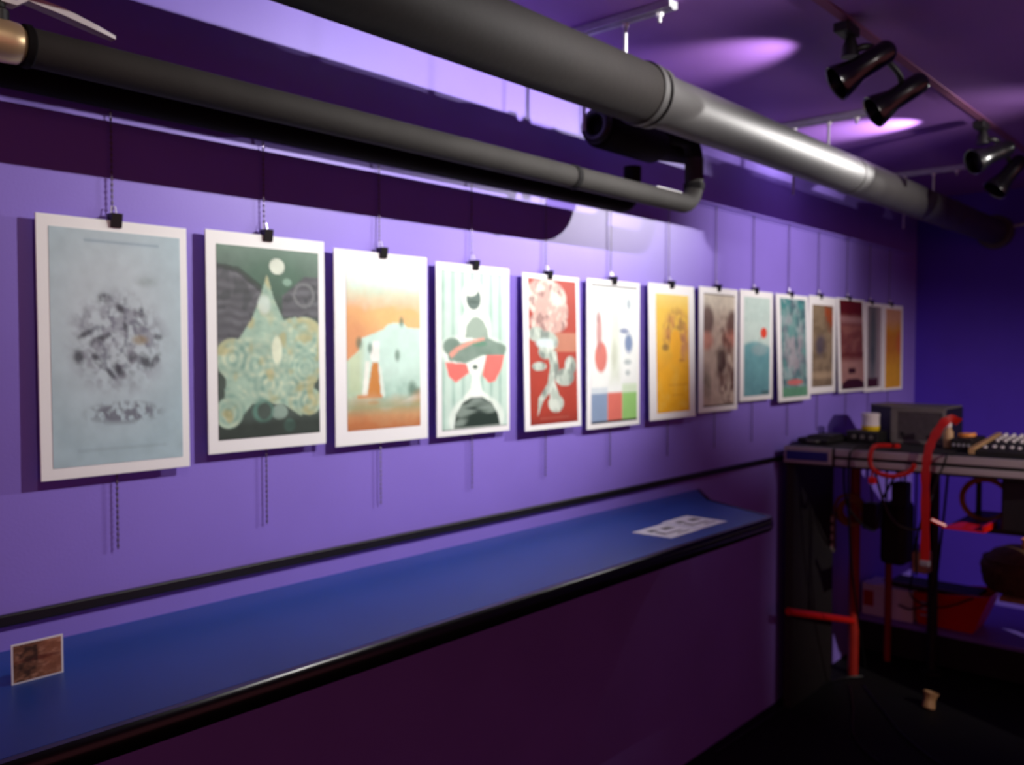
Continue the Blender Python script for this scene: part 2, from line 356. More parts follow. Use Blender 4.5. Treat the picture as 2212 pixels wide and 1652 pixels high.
def art7():
    a = Art((240, 196, 60)); n = a.noise(8, 14, 3, 3)
    a.mix(st_(.3, .6, a.v), (238, 172, 30)); a.mix(1-st_(0, .14, a.v), (244, 218, 120), .8)
    crown = a.ell(.62, .33, .38, .19, .5)*(1-a.ell(.56, .5, .18, .22, .2)); a.mix(crown*st_(.3, .55, n), (206, 140, 66), .95); a.mix(crown*st_(.5, .65, a.noise(14, 20, 6)), (150, 96, 50), .7)
    a.mix(a.ell(.27, .45, .1, .03, .6), (140, 104, 44), .85); a.mix(a.ell(.85, .44, .14, .12, .5)*n, (206, 140, 96), .9); a.mix(a.ell(.75, .56, .1, .012, .5), (190, 120, 50), .8)
    a.mix(np.maximum(a.ell(.58, .42, .16, .12, .15), a.poly([(.5, .5), (.7, .5), (.66, .6), (.95, .66), (.95, .99), (.05, .99), (.05, .66), (.4, .58)])), (246, 178, 22)); a.mix(st_(.5, .7, n)*st_(.55, .7, a.v), (250, 196, 70), .6)
    a.mix(a.rect(.35, .765, .9, .772)+a.rect(.45, .85, .8, .856), (200, 120, 20), .7)
    return a.mottle(.05)
def art8():
    a = Art((196, 178, 160)); n = a.noise(5, 9, 3, 3); n2 = a.noise(9, 12, 13, 3)
    a.mix(1-st_(.1, .3, a.v), (214, 210, 190), .7)
    a.mix(a.ell(.12, .24, .2, .13, .5)+a.ell(.92, .27, .16, .13, .5), (96, 70, 66), .9); a.mix(a.ell(.1, .42, .2, .08, .7)+a.ell(.85, .4, .25, .08, .7), (196, 128, 110), .8)
    a.mix(a.ell(.65, .5, .3, .3, .8)*st_(.35, .6, n), (104, 70, 62), .9); a.mix(a.ell(.55, .6, .2, .12, .7, .6), (66, 44, 42), .85); a.mix(a.ell(.8, .8, .3, .2, .6)*st_(.4, .6, n2), (92, 60, 56), .9)
    a.mix(a.ell(.1, .8, .14, .14, .7)*n2, (90, 96, 80), .9); a.mix(a.ell(.3, .6, .14, .12, .8), (214, 196, 176), .6)
    a.mix(a.rect(-.1, -.1, 1.1, .012, .006), (48, 40, 38)); a.mix(a.rect(-.1, .984, 1.1, 1.1, .006), (30, 28, 26))
    return a.mottle(.22)
def art9():
    a = Art((200, 222, 212)); n = a.noise(6, 10, 3, 3)
    a.mix(a.rect(-1, .0, 1.1, .25, .03)*a.noise(2, 20, 3), (170, 200, 190), .5)
    a.mix(st_(.46, .5, a.v+.03*np.sin(a.u*4)), (112, 168, 172)); a.mix(st_(.5, .6, a.v)*n, (90, 140, 150), .8); a.mix(a.ell(.6, .53, .3, .06, .6), (160, 180, 180), .6)
    a.mix(a.ell(.75, .36, .13, .055, .2), (222, 74, 52)); a.mix(a.ell(.6, .42, .02, .01, .5), (150, 80, 70), .6); a.mix(a.ell(.85, .97, .2, .02, .6), (70, 90, 90), .7)
    return a.mottle(.1)
def art10():
    a = Art((104, 152, 148)); n = a.noise(7, 12, 3, 3); n2 = a.noise(8, 12, 33, 3)
    a.mix(1-st_(.08, .12, a.v), (70, 140, 138)); a.mix(st_(.45, .65, n), (160, 180, 180), .8); a.mix(st_(.5, .66, n2), (70, 100, 110), .8); a.mix(a.ell(.5, .5, .35, .35, .9)*st_(.4, .6, a.noise(6, 8, 5)), (166, 158, 164), .8)
    a.mix(a.ell(.5, .85, .32, .03, .25), (206, 112, 108), .95); a.mix(st_(.89, .91, a.v), (98, 154, 122))
    return a.mottle(.14)
def art11():
    a = Art((142, 124, 98)); n = a.noise(4, 12, 3, 3)
    a.mix(a.ell(.8, .12, .2, .2, .5, -.3), (158, 70, 30), .95); a.mix(a.ell(.4, .5, .25, .13, .7), (72, 66, 84), .85); a.mix(st_(.45, .65, n), (112, 96, 74), .8); a.mix(st_(.8, .84, a.v)*(1-st_(.88, .92, a.v)), (176, 154, 124), .8)
    return a.mottle(.14)
def art12():
    a = Art((120, 66, 62)); n = a.noise(4, 12, 3, 3)
    a.mix(1-st_(.16, .2, a.v+.04*n), (92, 22, 26)); a.mix(st_(.17, .2, a.v)*(1-st_(.23, .28, a.v)), (160, 118, 116), .9); a.mix(st_(.45, .6, n)*st_(.28, .3, a.v), (150, 98, 88), .7)
    a.mix(st_(.57, .6, a.v)*(1-st_(.62, .66, a.v)), (96, 34, 26), .8); a.mix(st_(.65, .7, a.v), (172, 130, 120), .9)
    a.mix(a.poly([(.3, .76), (.62, .76), (.62, .82), (.3, .82)]), (58, 22, 22)); a.mix(a.poly([(.28, .88), (.7, .88), (1, .93), (1, 1), (0, 1), (0, .94)]), (58, 20, 22))
    return a.mottle(.12)
def art13():
    a = Art((136, 128, 130)); n = a.noise(5, 12, 3, 3)
    a.mix(a.ell(.4, .45, .22, .5, .8), (84, 94, 98), .9); a.mix(a.rect(.75, -.1, 1.1, 1.1, .1), (160, 146, 150), .8); a.mix(st_(.87, .9, a.v)*(a.u < .8), (64, 26, 28)); a.mix(a.ell(.4, .6, .12, .1, .8), (70, 76, 84), .7)
    return a.mottle(.12)
def art14():
    a = Art((214, 150, 30)); n = a.noise(5, 12, 3, 3)
    a.mix(1-st_(.18, .34, a.v+.1*n), (212, 160, 118)); a.mix(st_(.25, .35, a.v)*(1-st_(.5, .66, a.v))*(.5+.5*n), (196, 116, 30), .9); a.mix(a.ell(.9, .42, .2, .14, .6), (208, 108, 50), .8); a.mix(st_(.68, .74, a.v), (222, 164, 20), .6)
    return a.mottle(.1)

def bend(u, v, k):  # local outward offset
    return k*(v-.0)*.06
POST = [ # x0,x1,z0,z1, margins L,R,T,B (fractions), art, outward tilt, label, inset tone
 (.619, .919, 1.429, 1.938, .075, .055, .045, .045, art1, .0, 'pale blue poster with a sketchy ink face, first from the left on the purple wall', None),
 (.962, 1.273, 1.450, 1.942, .08, .06, .06, .06, art2, .0, 'dark green poster with a moon above swirling pale green shapes and grey wings'),
 (1.301, 1.610, 1.438, 1.930, .12, .09, .075, .075, art3, .0, 'white bordered poster with an orange sky and small orange tower beside a mint hill'),
 (1.643, 1.944, 1.436, 1.923, .07, .04, .045, .035, art4, .0, 'mint striped poster of a grey hatted figure with coral wings above a dark dome'),
 (2.004, 2.287, 1.428, 1.916, .09, .07, .03, .035, art5, .012, 'deep red poster with pink curls above a pale grey twisting figure'),
 (2.330, 2.646, 1.410, 1.919, .08, .06, .035, .035, art6, .0, 'white poster with blue, red and green squares along its bottom edge'),
 (2.700, 3.026, 1.418, 1.926, .15, .14, .075, .05, art7, .012, 'yellow orange poster of a crowned figure between white borders'),
 (3.066, 3.388, 1.426, 1.932, .11, .09, .05, .045, art8, .0, 'brown and cream distressed poster with a thin dark bar at top and bottom'),
 (3.408, 3.722, 1.457, 1.937, .12, .1, .06, .045, art9, .0, 'pale mint poster with a red balloon above teal water'),
 (3.750, 4.100, 1.440, 1.937, .12, .1, .04, .04, art10, .02, 'mottled teal poster with a red oval near its bottom edge'),
 (4.115, 4.448, 1.462, 1.945, .12, .12, .09, .07, art11, .0, 'olive tan poster with a rust orange corner and a dark blue centre'),
 (4.455, 4.840, 1.457, 1.949, .09, .09, .02, .03, art12, .02, 'maroon poster with dark stepped shapes at the bottom'),
 (4.855, 5.130, 1.445, 1.941, .14, .1, .04, .05, art13, .0, 'narrow grey poster with a small maroon base beside the maroon one'),
 (5.140, 5.475, 1.442, 1.941, .12, .1, .05, .03, art14, .0, 'last poster before the corner, tan at the top and amber below'),
]
CH = [.774, 1.123, 1.466, 1.81, 2.147, 2.502, 2.881, 3.245, 3.58, 3.94, 4.285, 4.66, 4.99, 5.31]
GRP = None
wirebase = bmesh.new()
ORD = ['first', 'second', 'third', 'fourth', 'fifth', 'sixth', 'seventh', 'eighth', 'ninth', 'tenth', 'eleventh', 'twelfth', 'thirteenth', 'last']
NICK = ['pale blue sketch', 'dark green moon', 'orange tower', 'grey hat', 'deep red curls', 'white three-square', 'yellow crowned figure', 'brown distressed', 'red balloon', 'mottled teal', 'olive tan', 'maroon stepped', 'narrow grey', 'amber corner']
for i, P_ in enumerate(POST):
    x0, x1, z0, z1, mL, mR, mT, mB, fn, tilt, lab = P_[:11]
    x0 *= 1.0066; x1 *= 1.0066; z0 -= .002; z1 += .002
    wd, ht = x1-x0, z1-z0; cx_ = (x0+x1)/2
    t = thing('poster', lab, 'poster', (cx_, -.019, z1), 'posters hanging along the purple wall')
    t.rotation_euler = (-math.atan(tilt/ht*1.0)*1.0 if tilt else -.004, 0, 0)
    B().box((-wd/2, -.004, -ht), (wd/2, .0, 0), .0012).done('backing_board', 'white', t)
    a = fn(); ax0 = -wd/2+mL*wd; ax1 = wd/2-mR*wd; az1 = -mT*ht; az0 = -ht+mB*ht
    us = np.linspace(0, 1, GW); vs = np.linspace(0, 1, GH)
    U_, V_ = np.meshgrid(us, vs)
    co_ = np.stack([ax0+U_*(ax1-ax0), np.full_like(U_, -.0048), az1+V_*(az0-az1)], -1).reshape(-1, 3)
    idx = np.arange(GW*GH).reshape(GH, GW)
    q = np.stack([idx[:-1, :-1], idx[1:, :-1], idx[1:, 1:], idx[:-1, 1:]], -1).reshape(-1, 4)
    # rim verts so that the ink layer has thickness
    nb = len(co_); rimi = np.concatenate([idx[0, :], idx[1:, -1], idx[-1, -2::-1], idx[-2:0:-1, 0]])
    rim = co_[rimi].copy(); rim[:, 1] = -.0038
    allv = np.concatenate([co_, rim]); k = len(rimi)
    qs = [(int(rimi[j]), int(rimi[(j+1) % k]), nb+(j+1) % k, nb+j) for j in range(k)]
    me = bpy.data.meshes.new('print'); me.from_pydata(allv.tolist(), [], q.tolist()+qs); me.update()
    ca = me.color_attributes.new('ink', 'FLOAT_COLOR', 'POINT')
    cc = np.clip(a.c.reshape(-1, 3), 0, .95); cc = np.concatenate([cc, cc[rimi]])
    ca.data.foreach_set('color', np.concatenate([cc, np.ones((len(cc), 1))], 1).astype(np.float32).ravel())
    link('printed_artwork', me, 'print', t)
    # hanging bead chain with binder clip
    c = thing('bead_chain', 'thin bead chain with a black clip holding the %s poster' % NICK[i], 'chain', (CH[i], -.009, 2.27), 'bead chains holding the posters')
    bb = B((0, 0, 0)); nbead = 84
    for j in range(nbead):
        z = -.0119*(j+.5); base = Vector((0, 0, z))
        bb.lathe(base+Vector((0, 0, -.0042)), (0, 0, 1), [(0, .001), (.002, .0022), (.0042, .0027), (.0064, .0022), (.0084, .001)], 6)
    bb.tube([(0, 0, .012), (0, 0, -1.0)], .0012, 5)
    bb.done('beads', 'chain', c, True)
    bx = CH[i]+.012
    zc = z1-2.27
    k_ = B((0, 0, 0))
    k_.bm.verts.ensure_lookup_table()
    def wedge(b_, xw, ya, yb, za, zb, y0, y1):
        vs_ = [b_.bm.verts.new(p) for p in ((-xw, ya, za), (xw, ya, za), (xw, yb, za), (-xw, yb, za), (-xw, y0, zb), (xw, y0, zb), (xw, y1, zb), (-xw, y1, zb))]
        for f in ((0, 1, 2, 3), (7, 6, 5, 4), (0, 4, 5, 1), (1, 5, 6, 2), (2, 6, 7, 3), (3, 7, 4, 0)): b_.bm.faces.new([vs_[w_] for w_ in f])
    wedge(k_, .011, -.024, .002, zc+.014, zc-.014, -.0185, -.0105)
    cl = k_.done('binder_clip', 'clip', c)
    hb = B((0, 0, 0)); hb.tube([(-.006, -.006, zc+.012), (-.004, -.004, zc+.03), (.004, -.004, zc+.03), (.006, -.006, zc+.012)], .0012, 5)
    hb.done('clip_handle', 'steel', cl)
# picture rail the chains hang from
t = thing('picture_rail', 'slim picture rail painted purple that the bead chains hang from', 'rail', (0, 0, 2.28))
B(t.location).box((-1.5, -.022, 2.270), (5.7, 0, 2.278)).box((-1.5, -.006, 2.262), (5.7, 0, 2.298)).done('rail_profile', 'wall', t)

# ------------------------------------------------------------------ big duct
t = thing('round_duct', 'large black round duct running along the top of the purple wall', 'duct', (2, -.447, 2.38))
DY, DZ, R1 = -.447, 2.382, .0755
B(t.location).lathe((-2.5, DY, DZ), (1, 0, 0), [(0, R1+.006), (4.53, R1+.006), (4.54, R1)], 40).done('wrapped_section', 'sleeve', t, True)
pts = [(2.035, DY, DZ), (5.6, DY, DZ)]
B(t.location).lathe((2.035, DY, DZ), (1, 0, 0), [(0, R1-.002), (3.2, R1-.002), (3.45, R1-.002), (EX-2.035-.012, R1-.002)], 40).done('bare_section', 'duct', t, True)
B(t.location).lathe((EX-.03, DY, DZ), (1, 0, 0), [(0, R1+.02), (.0, R1+.025), (.029, R1+.025)], 40).done('wall_collar', 'duct', t, True)
for x in (2.03,):
    B(t.location).lathe((x-.012, DY, DZ), (1, 0, 0), [(0, R1+.007), (0, R1+.011), (.024, R1+.011), (.024, R1+.007)], 40).done('joint_band', 'duct', t, True)
for x in (2.075, 3.52, 4.9):
    h = thing('strut_hanger', 'steel strut with threaded rods above the big duct, %s' % {2.075: 'nearest one', 3.52: 'second one along', 4.9: 'farthest one'}[x], 'hanger', (x, -.33, CZ))
    B(h.location).box((x-.02, -.52, CZ-.022), (x+.02, -.13, CZ-.0), .002).box((x-.008, -.52, CZ-.026), (x+.008, -.13, CZ-.021)).done('strut_channel', 'galv', h)
    for yy, L in ((-.215, .30), (-.362, .25), (-.475, .05)):
        zb = CZ-L
        if yy == -.362: zb = DZ+.02
        r = B(h.location).tube([(x, yy, CZ-.024), (x, yy, zb)], .0055, 8).done('threaded_rod', 'galv', h, True)
        B(h.location).lathe((x, yy, CZ-.034), (0, 0, 1), [(0, .011), (.009, .011)], 6).done('nut', 'steel', r)
    B(h.location).lathe((x-.013, DY, DZ), (1, 0, 0), [(0, R1+(.0065 if x < 2.2 else -.0015)), (0, R1+(.0085 if x < 2.2 else .0005)), (.026, R1+(.0085 if x < 2.2 else .0005)), (.026, R1+(.0065 if x < 2.2 else -.0015))], 40).done('clamp_ring', 'duct', h, True)

# ------------------------------------------------------------------ insulated pipes
PA = (-.262, 2.170, .0316); PB = (-.14, 2.159, .029)
t = thing('insulated_pipe', 'grey foam insulated pipe with a bright lever valve at its left end', 'pipe', (1.5, PA[0], PA[1]))
y, z, r = PA
p = [(.534, y, z), (2.0, y, z), (2.54, y, z)]+arc((2.555, y, z+.075), .075, -90, 0, 'xz', 8)[1:]+[(2.63, y, z+.16)]
B(t.location).tube(p, r, 28).done('foam_sleeve', 'foam', t, True)
B(t.location).lathe((2.63, y, z+.055), (0, 0, 1), [(0, r+.001), (0, r+.004), (.02, r+.004), (.02, r+.001)], 28).done('elbow_band', 'foamd', t, True)
vb = B(t.location).lathe((.34, y, z), (1, 0, 0), [(0, .03), (.06, .03), (.065, .024), (.10, .024), (.105, .033), (.16, .0335), (.178, .032), (.186, .026), (.194, .0)], 28, True, False).done('valve_body', 'brass', t, True)
B(t.location).lathe((.525, y, z), (1, 0, 0), [(0, .0), (.0, .034), (.01, .035), (.014, .031)], 28, False, False).done('sleeve_end_ring', 'foamd', t, True)
B(t.location).lathe((.49, y, z+.026), (0, 0, 1), [(0, .017), (.02, .017), (.024, .012), (.045, .011), (.045, 0)], 14, True, False).done('valve_bonnet', 'black', vb, True)
lv = B(t.location)
lp = [((.492, z+.058), (.492, z+.064), .013), ((.515, z+.058), (.515, z+.066), .012), ((.532, z+.070), (.532, z+.080), .012), ((.585, z+.062), (.585, z+.074), .013), ((.64, z+.052), (.64, z+.061), .011), ((.672, z+.046), (.672, z+.052), .008)]
rg = []
for (xa, za), (xb, zb), hw in lp:
    rg.append([lv.bm.verts.new(Vector(q_)-t.location) for q_ in ((xa, y-hw, za), (xa, y+hw, za), (xb, y+hw, zb), (xb, y-hw, zb))])
for a_, b_ in zip(rg, rg[1:]):
    for k in range(4): lv.bm.faces.new((a_[k], a_[(k+1) % 4], b_[(k+1) % 4], b_[k]))
lv.bm.faces.new(rg[0][::-1]); lv.bm.faces.new(rg[-1])
lv.done('lever_handle', 'steel', vb)
for x in (1.95,):
    B(t.location).lathe((x, y, z), (1, 0, 0), [(0, r+.0005), (0, r+.003), (.02, r+.003), (.02, r+.0005)], 24).done('pipe_band', 'foamd', t, True)
B(t.location).tube([(2.4, y, z+r+.002), (2.55, y, z+r+.002)], .003, 6).done('highlight_strip', 'steel', t, True)  # bright strip put in for the highlight along the pipe top

t = thing('insulated_pipe', 'black foam insulated pipe close to the wall behind the grey one', 'pipe', (1.5, PB[0], PB[1]))
y, z, r = PB
p = [(-1.5, y, z), (1.0, y, z), (2.35, y, z)]+arc((2.37, y, z+.07), .07, -90, 0, 'xz', 8)[1:]+[(2.44, y, z+.13)]
B(t.location).tube(p, r, 28).done('foam_sleeve', 'foamd', t, True)
B(t.location).lathe((2.44, y, z+.05), (0, 0, 1), [(0, r+.001), (0, r+.004), (.02, r+.004), (.02, r+.001)], 28).done('elbow_band', 'foamd', t, True)

t = thing('pipe_manifold', 'black drum shaped pipe manifold joining the two insulated pipes under the big duct', 'manifold', (2.35, -.2, 2.36))
B(t.location).lathe((2.17, -.2, 2.362), (1, 0, 0), [(0, .035), (0, .058), (.01, .064), (.3, .064), (.33, .05), (.52, .034)], 32).done('drum', 'foamd', t, True)
B(t.location).tube([(2.158+.0*k, -.2+.042*math.cos(k*PI/10), 2.362+.042*math.sin(k*PI/10)) for k in range(20)], .014, 10, closed=True).done('end_flange', 'black', t, True)
B(t.location).tube(arc((2.56, -.262, 2.318), .07, 0, 90, 'xz', 8)+[(2.42, -.22, 2.385)], .030, 24).done('elbow', 'foamd', t, True)
B(t.location).tube([(2.3, -.2, 2.39), (2.3, -.2, CZ)], .004, 8).done('hanger_rod', 'galv', t, True)

# ------------------------------------------------------------------ track lights
TY = -.815
t = thing('light_track', 'ceiling light track parallel to the wall carrying the black spotlights', 'track', (3, TY, CZ))
B(t.location).box((1.2, TY-.016, CZ-.003), (5.6, TY+.016, CZ), .002).done('track_channel', 'track', t)
dirv = Vector((-.50, .68, -.53)).normalized()
def can(parent, org, c, d, nm='lamp_can'):
    c = Vector(c); d = Vector(d).normalized(); L = .185
    b0 = c-d*L/2
    o = B(org).lathe(b0, d, [(0, .0), (0, .018), (.006, .026), (.018, .033), (.07, .034), (.115, .0345), (.15, .045), (.178, .053), (.185, .053), (.183, .048), (.15, .042), (.149, 0)], 32, False, False).done(nm, 'canblk', parent, True)
    B(org).lathe(c+d*.050, d, [(0, .0), (.0, .036), (.004, .036), (.006, .0)], 24, False, False).done('lens', 'lens', o, True)
    return o
FX = [('near', 2.53, (2.545, -.862, 2.492), (2.84, -.862, 2.470), dirv, dirv), ('far', 3.97, (3.96, -.862, 2.475), (4.23, -.862, 2.435), Vector((-.14, .115, -.075)), Vector((-.06, .07, -.11)))]
for nm, bx_, c1, c2, d1, d2 in FX:
    t = thing('track_or_fill_spotlight', 'black double spotlight on the ceiling track, %s' % ('the larger pair closest to the viewer' if nm == 'near' else 'the smaller pair at the far right'), 'spotlight', (bx_, TY, CZ-.018), 'double spotlights on the ceiling track')
    o = t.location
    B(o).box((bx_-.045, TY-.022, CZ-.045), (bx_+.045, TY+.022, CZ-.017), .004).done('track_adapter', 'black', t)
    B(o).lathe((bx_+.03, TY, CZ-.10), (0, 0, 1), [(0, .026), (.03, .022), (.058, .012)], 16).done('stem', 'black', t, True)
    m = (Vector(c1)+Vector(c2))/2
    B(o).tube(smoothpath([(bx_+.03, TY, CZ-.085), (c1[0]+.05, c1[1]+.0, c1[2]+.065), (c2[0]-.06, c2[1], c2[2]+.075), (c2[0]+.01, c2[1], c2[2]+.055), (c2[0]+.02, c2[1], c2[2]+.02)], 5), .010, 10).done('arm', 'black', t, True)
    can(t, o, c1, d1); can(t, o, c2, d2)
# off-frame heads that throw the main light, and cans for the two added lamps
for i, (a, b_, p_, sz, c_) in enumerate(SPOTS):
    a = Vector(a); d = (Vector(b_)-a).normalized()
    t = thing('track_or_fill_spotlight', ['black single spotlight over the second poster from the right end of the shelf', 'black single spotlight aimed back at the middle posters', 'black single spotlight above the pale blue poster', 'black single spotlight aimed at the last posters', 'black single spotlight added out of view to brighten the equipment desk', 'black single spotlight added in mid-room to put highlights on the lamp cans'][i], 'spotlight', (a.x, a.y, CZ), 'single spotlights on the second track')
    B(t.location).box((a.x-.04, a.y-.02, CZ-.03), (a.x+.04, a.y+.02, CZ), .003).done('track_adapter', 'black', t)
    c = a-d*.012
    B(t.location).lathe(c-d*.10, d, [(0, 0), (0, .022), (.01, .03), (.07, .034), (.10, .04), (.10, .036), (.06, .03), (.06, 0)], 24, False, False).done('lamp_can', 'canblk', t, True)
    B(t.location).tube([(a.x, a.y, CZ-.02), tuple(c-d*.06)], .007, 8).done('stem', 'black', t, True)
# ceiling pools come from added bare spots; front spots belong to the visible heads
spot('added_ceiling_spot', (3.88, -.74, 2.46), (3.82, -.40, 2.63), 46.0, 58, 1, (1, .97, 1), .01)
spot('added_ceiling_spot', (2.62, -.74, 2.44), (2.60, -.40, 2.63), 14, 64, 1., (1, .97, 1), .012)
spot('front_spill', (2.40, -.72, 2.39), (1.77, 0, 1.68), 5, 60, 1.)
spot('front_spill', (3.84, -.76, 2.42), (3.2, 0, 1.72), 5, 60, 1.)
# conduit on the end wall
t = thing('wall_conduit', 'thin pale conduit running along the end wall beside the duct', 'conduit', (EX-.012, -.6, 2.41))
B(t.location).tube([(EX-.012, -.54, 2.408), (EX-.012, -1.2, 2.475)], .009, 8).done('conduit_tube', 'galv', t, True)

# ------------------------------------------------------------------ card and flyers on the shelf
t = thing('postcard', 'small brown patterned postcard with a white border standing on the near end of the shelf', 'card', (.552, -.195, SZ))
B().box((-.042, -.001, .0), (.042, .001, .069), .0004).done('card_face', 'white', t)
B().box((-.02, .0, .0), (.02, .002, .05), 0, Matrix.Rotation(-.0, 3, 'X')).prism([(-.02, .001), (.02, .001), (.02, .03), (-.02, .03)], 0, .0012).done('back_prop', 'white', t)
a = Art((120, 84, 62)); n = a.noise(4, 8, 3, 3); a.mix(st_(.4, .7, a.u)*.8, (160, 104, 76)); a.mix(st_(.5, .65, n), (190, 140, 110), .7); a.mix(a.ell(.5, .45, .5, .06, .8), (100, 40, 26), .8); a.mix(st_(.5, .7, a.noise(6, 6, 9))*(a.u < .5), (50, 38, 30), .8)
me = bpy.data.meshes.new('card_print')
U_, V_ = np.meshgrid(np.linspace(0, 1, GW), np.linspace(0, 1, GH)); idx = np.arange(GW*GH).reshape(GH, GW)
me.from_pydata(np.stack([-.0385+U_*.077, np.full_like(U_, -.0013), .066-V_*.063], -1).reshape(-1, 3).tolist(), [], np.stack([idx[:-1, :-1], idx[1:, :-1], idx[1:, 1:], idx[:-1, 1:]], -1).reshape(-1, 4).tolist())
ca = me.color_attributes.new('ink', 'FLOAT_COLOR', 'POINT'); ca.data.foreach_set('color', np.concatenate([a.mottle(.3).c.reshape(-1, 3).clip(0, 1), np.ones((GW*GH, 1))], 1).astype(np.float32).ravel())
link('card_print', me, 'print', t)
fl = [([(2.242, -.280), (2.431, -.275), (2.437, -.413), (2.255, -.413)], 'white printed flyer lying on the shelf, the nearer of the two', SZ),
      ([(2.440, -.262), (2.600, -.262), (2.605, -.412), (2.447, -.408)], 'white printed flyer lying on the shelf, the farther one at the tip', SZ)]
for k, (pl, lb, zz) in enumerate(fl):
    c = Vector((sum(q_[0] for q_ in pl)/4, sum(q_[1] for q_ in pl)/4, zz))
    t = thing('flyer', lb, 'flyer', c, 'flyers on the blue shelf')
    B(c).prism(pl, zz+.0002, zz+.0016).done('sheet', 'paper', t)
    pb = B(c)
    for sx, sy, wx, wy in ((-.04, .03, .022, .012), (.03, .02, .03, .014), (0, -.025, .05, .005), (.02, -.045, .04, .004), (-.05, -.01, .012, .02)):
        pb.prism([(c.x+sx-wx, c.y+sy-wy), (c.x+sx+wx, c.y+sy-wy), (c.x+sx+wx*.8, c.y+sy+wy), (c.x+sx-wx*.7, c.y+sy+wy)], zz+.0014, zz+.0019)
    pb.done('print', 'ink', t)

# ------------------------------------------------------------------ console desk
def edgeX(yy): return 3.81-yy*.145     # front edge, slightly turned
t = thing('equipment_desk', 'black equipment desk with two aluminium edge strips along its front', 'desk', (4.2, -.7, 0))
o = t.location; yL, yR = -.05, -1.42
def fp(yy, dx): return (edgeX(yy)+dx, yy)
B(o).prism([fp(yL, .01), fp(yR, .01), fp(yR, .72), fp(yL, .72)], 1.150, 1.235).done('desk_top', 'black2', t)
B(o).prism([fp(-.275, 0), fp(yR, 0), fp(yR, .012), fp(-.275, .012)], 1.202, 1.2355, .003).done('edge_strip', 'alu', t)
B(o).prism([fp(-.275, 0), fp(yR, 0), fp(yR, .012), fp(-.275, .012)], 1.160, 1.188, .003).done('edge_strip', 'alu', t)
B(o).prism([fp(-.05, .002), fp(-.262, .002), fp(-.262, .012), fp(-.05, .012)], 1.160, 1.236, .002).done('corner_plate', 'alu', t)
B(o).prism([fp(-.062, -.002), fp(-.245, -.002), fp(-.245, .004), fp(-.062, .004)], 1.175, 1.216, .001).done('blue_label', 'blue', t)
B(o).prism([fp(-.05, .03), fp(-.085, .03), fp(-.085, .5), fp(-.05, .5)], 0, 1.15).done('side_panel', 'black2', t)
B(o).prism([fp(-1.36, .03), fp(-1.40, .03), fp(-1.40, .6), fp(-1.36, .6)], 0, 1.15).done('side_panel', 'black2', t)
B(o).prism([fp(-.70, .15), fp(-1.355, .15), fp(-1.355, .6), fp(-.70, .6)], .90, .92).done('under_shelf', 'black', t)
B(o).box((4.33, -.755, .92), (4.35, -.735, 1.15)).done('shelf_support', 'black', t)
# mixer on the desk
t = thing('mixing_console', 'long dark mixing console with pale knobs at the right end of the desk', 'mixer', (4.25, -1.1, 1.236))
o = t.location
def wedgebox(b_, x0, x1, y0, y1, z0, zf, zb):
    vs_ = [b_.bm.verts.new(Vector(q_)-b_.o) for q_ in ((x0, y0, z0), (x1, y0, z0), (x1, y1, z0), (x0, y1, z0), (x0, y0, zf), (x1, y0, zb), (x1, y1, zb), (x0, y1, zf))]
    for f in ((3, 2, 1, 0), (4, 5, 6, 7), (0, 1, 5, 4), (1, 2, 6, 5), (2, 3, 7, 6), (3, 0, 4, 7)): b_.bm.faces.new([vs_[w_] for w_ in f])
    return b_
wedgebox(B(o), 4.05, 4.50, -1.40, -.78, 1.237, 1.252, 1.285).done('console_body', 'black2', t)
wedgebox(B(o), 4.04, 4.51, -.795, -.775, 1.237, 1.262, 1.295).done('end_cheek', 'tan', t)
def knobat(par, x, yy):
    z_ = 1.252+(x-4.05)/.45*.033
    return B(o).lathe((x, yy, z_), (-.07, 0, 1), [(0, .008), (.010, .0075), (.012, .005), (.012, 0)], 8, True, False)
first = None
for row, x in enumerate((4.48, 4.44, 4.38, 4.32)):
    for k in range(17):
        yy = -.82-.032*k
        if first is None:
            first = knobat(t, x, yy).done('knob', 'knob', t, True); fz = (x, yy)
        else:
            c = first.copy(); COL.objects.link(c); c.parent = t
            c.location = (x-fz[0], yy-fz[1], (x-fz[0])/.45*.033)
ff = None
for k in range(17):
    if ff is None: ff = B(o).box((4.11, -.826, 1.258), (4.13, -.814, 1.268), .002).done('fader', 'knob', t)
    else:
        c = ff.copy(); COL.objects.link(c); c.parent = t; c.location = (random.uniform(0, .06), -.032*k, .003)
# grey case pair
t = thing('amplifier_case', 'grey metal framed case standing on the desk with its dark side to the wall', 'case', (4.4, -.42, 1.236))
o = t.location
c_, s_ = 4.30, 0
B(o).prism([(4.30, -.37), (4.32, -.60), (4.62, -.60), (4.62, -.25), (4.44, -.22)], 1.237, 1.402, .004).done('case_body', 'black', t)
fr = B(o)
fr.prism([(4.292, -.37), (4.312, -.605), (4.322, -.605), (4.302, -.37)], 1.385, 1.408, .002).prism([(4.292, -.37), (4.312, -.605), (4.322, -.605), (4.302, -.37)], 1.237, 1.252, .002)
fr.prism([(4.292, -.368), (4.294, -.395), (4.304, -.395), (4.302, -.368)], 1.25, 1.39, .002).prism([(4.310, -.59), (4.312, -.605), (4.322, -.605), (4.32, -.59)], 1.25, 1.39, .002)
fr.done('front_frame', 'grey', t)
B(o).prism([(4.297, -.39), (4.315, -.592), (4.325, -.592), (4.307, -.39)], 1.252, 1.386).done('front_grille', 'grille', t)
B(o).prism([(4.29, -.37), (4.43, -.22), (4.6, -.25), (4.6, -.6), (4.31, -.605)], 1.402, 1.41, .002).done('lid', 'grey', t)
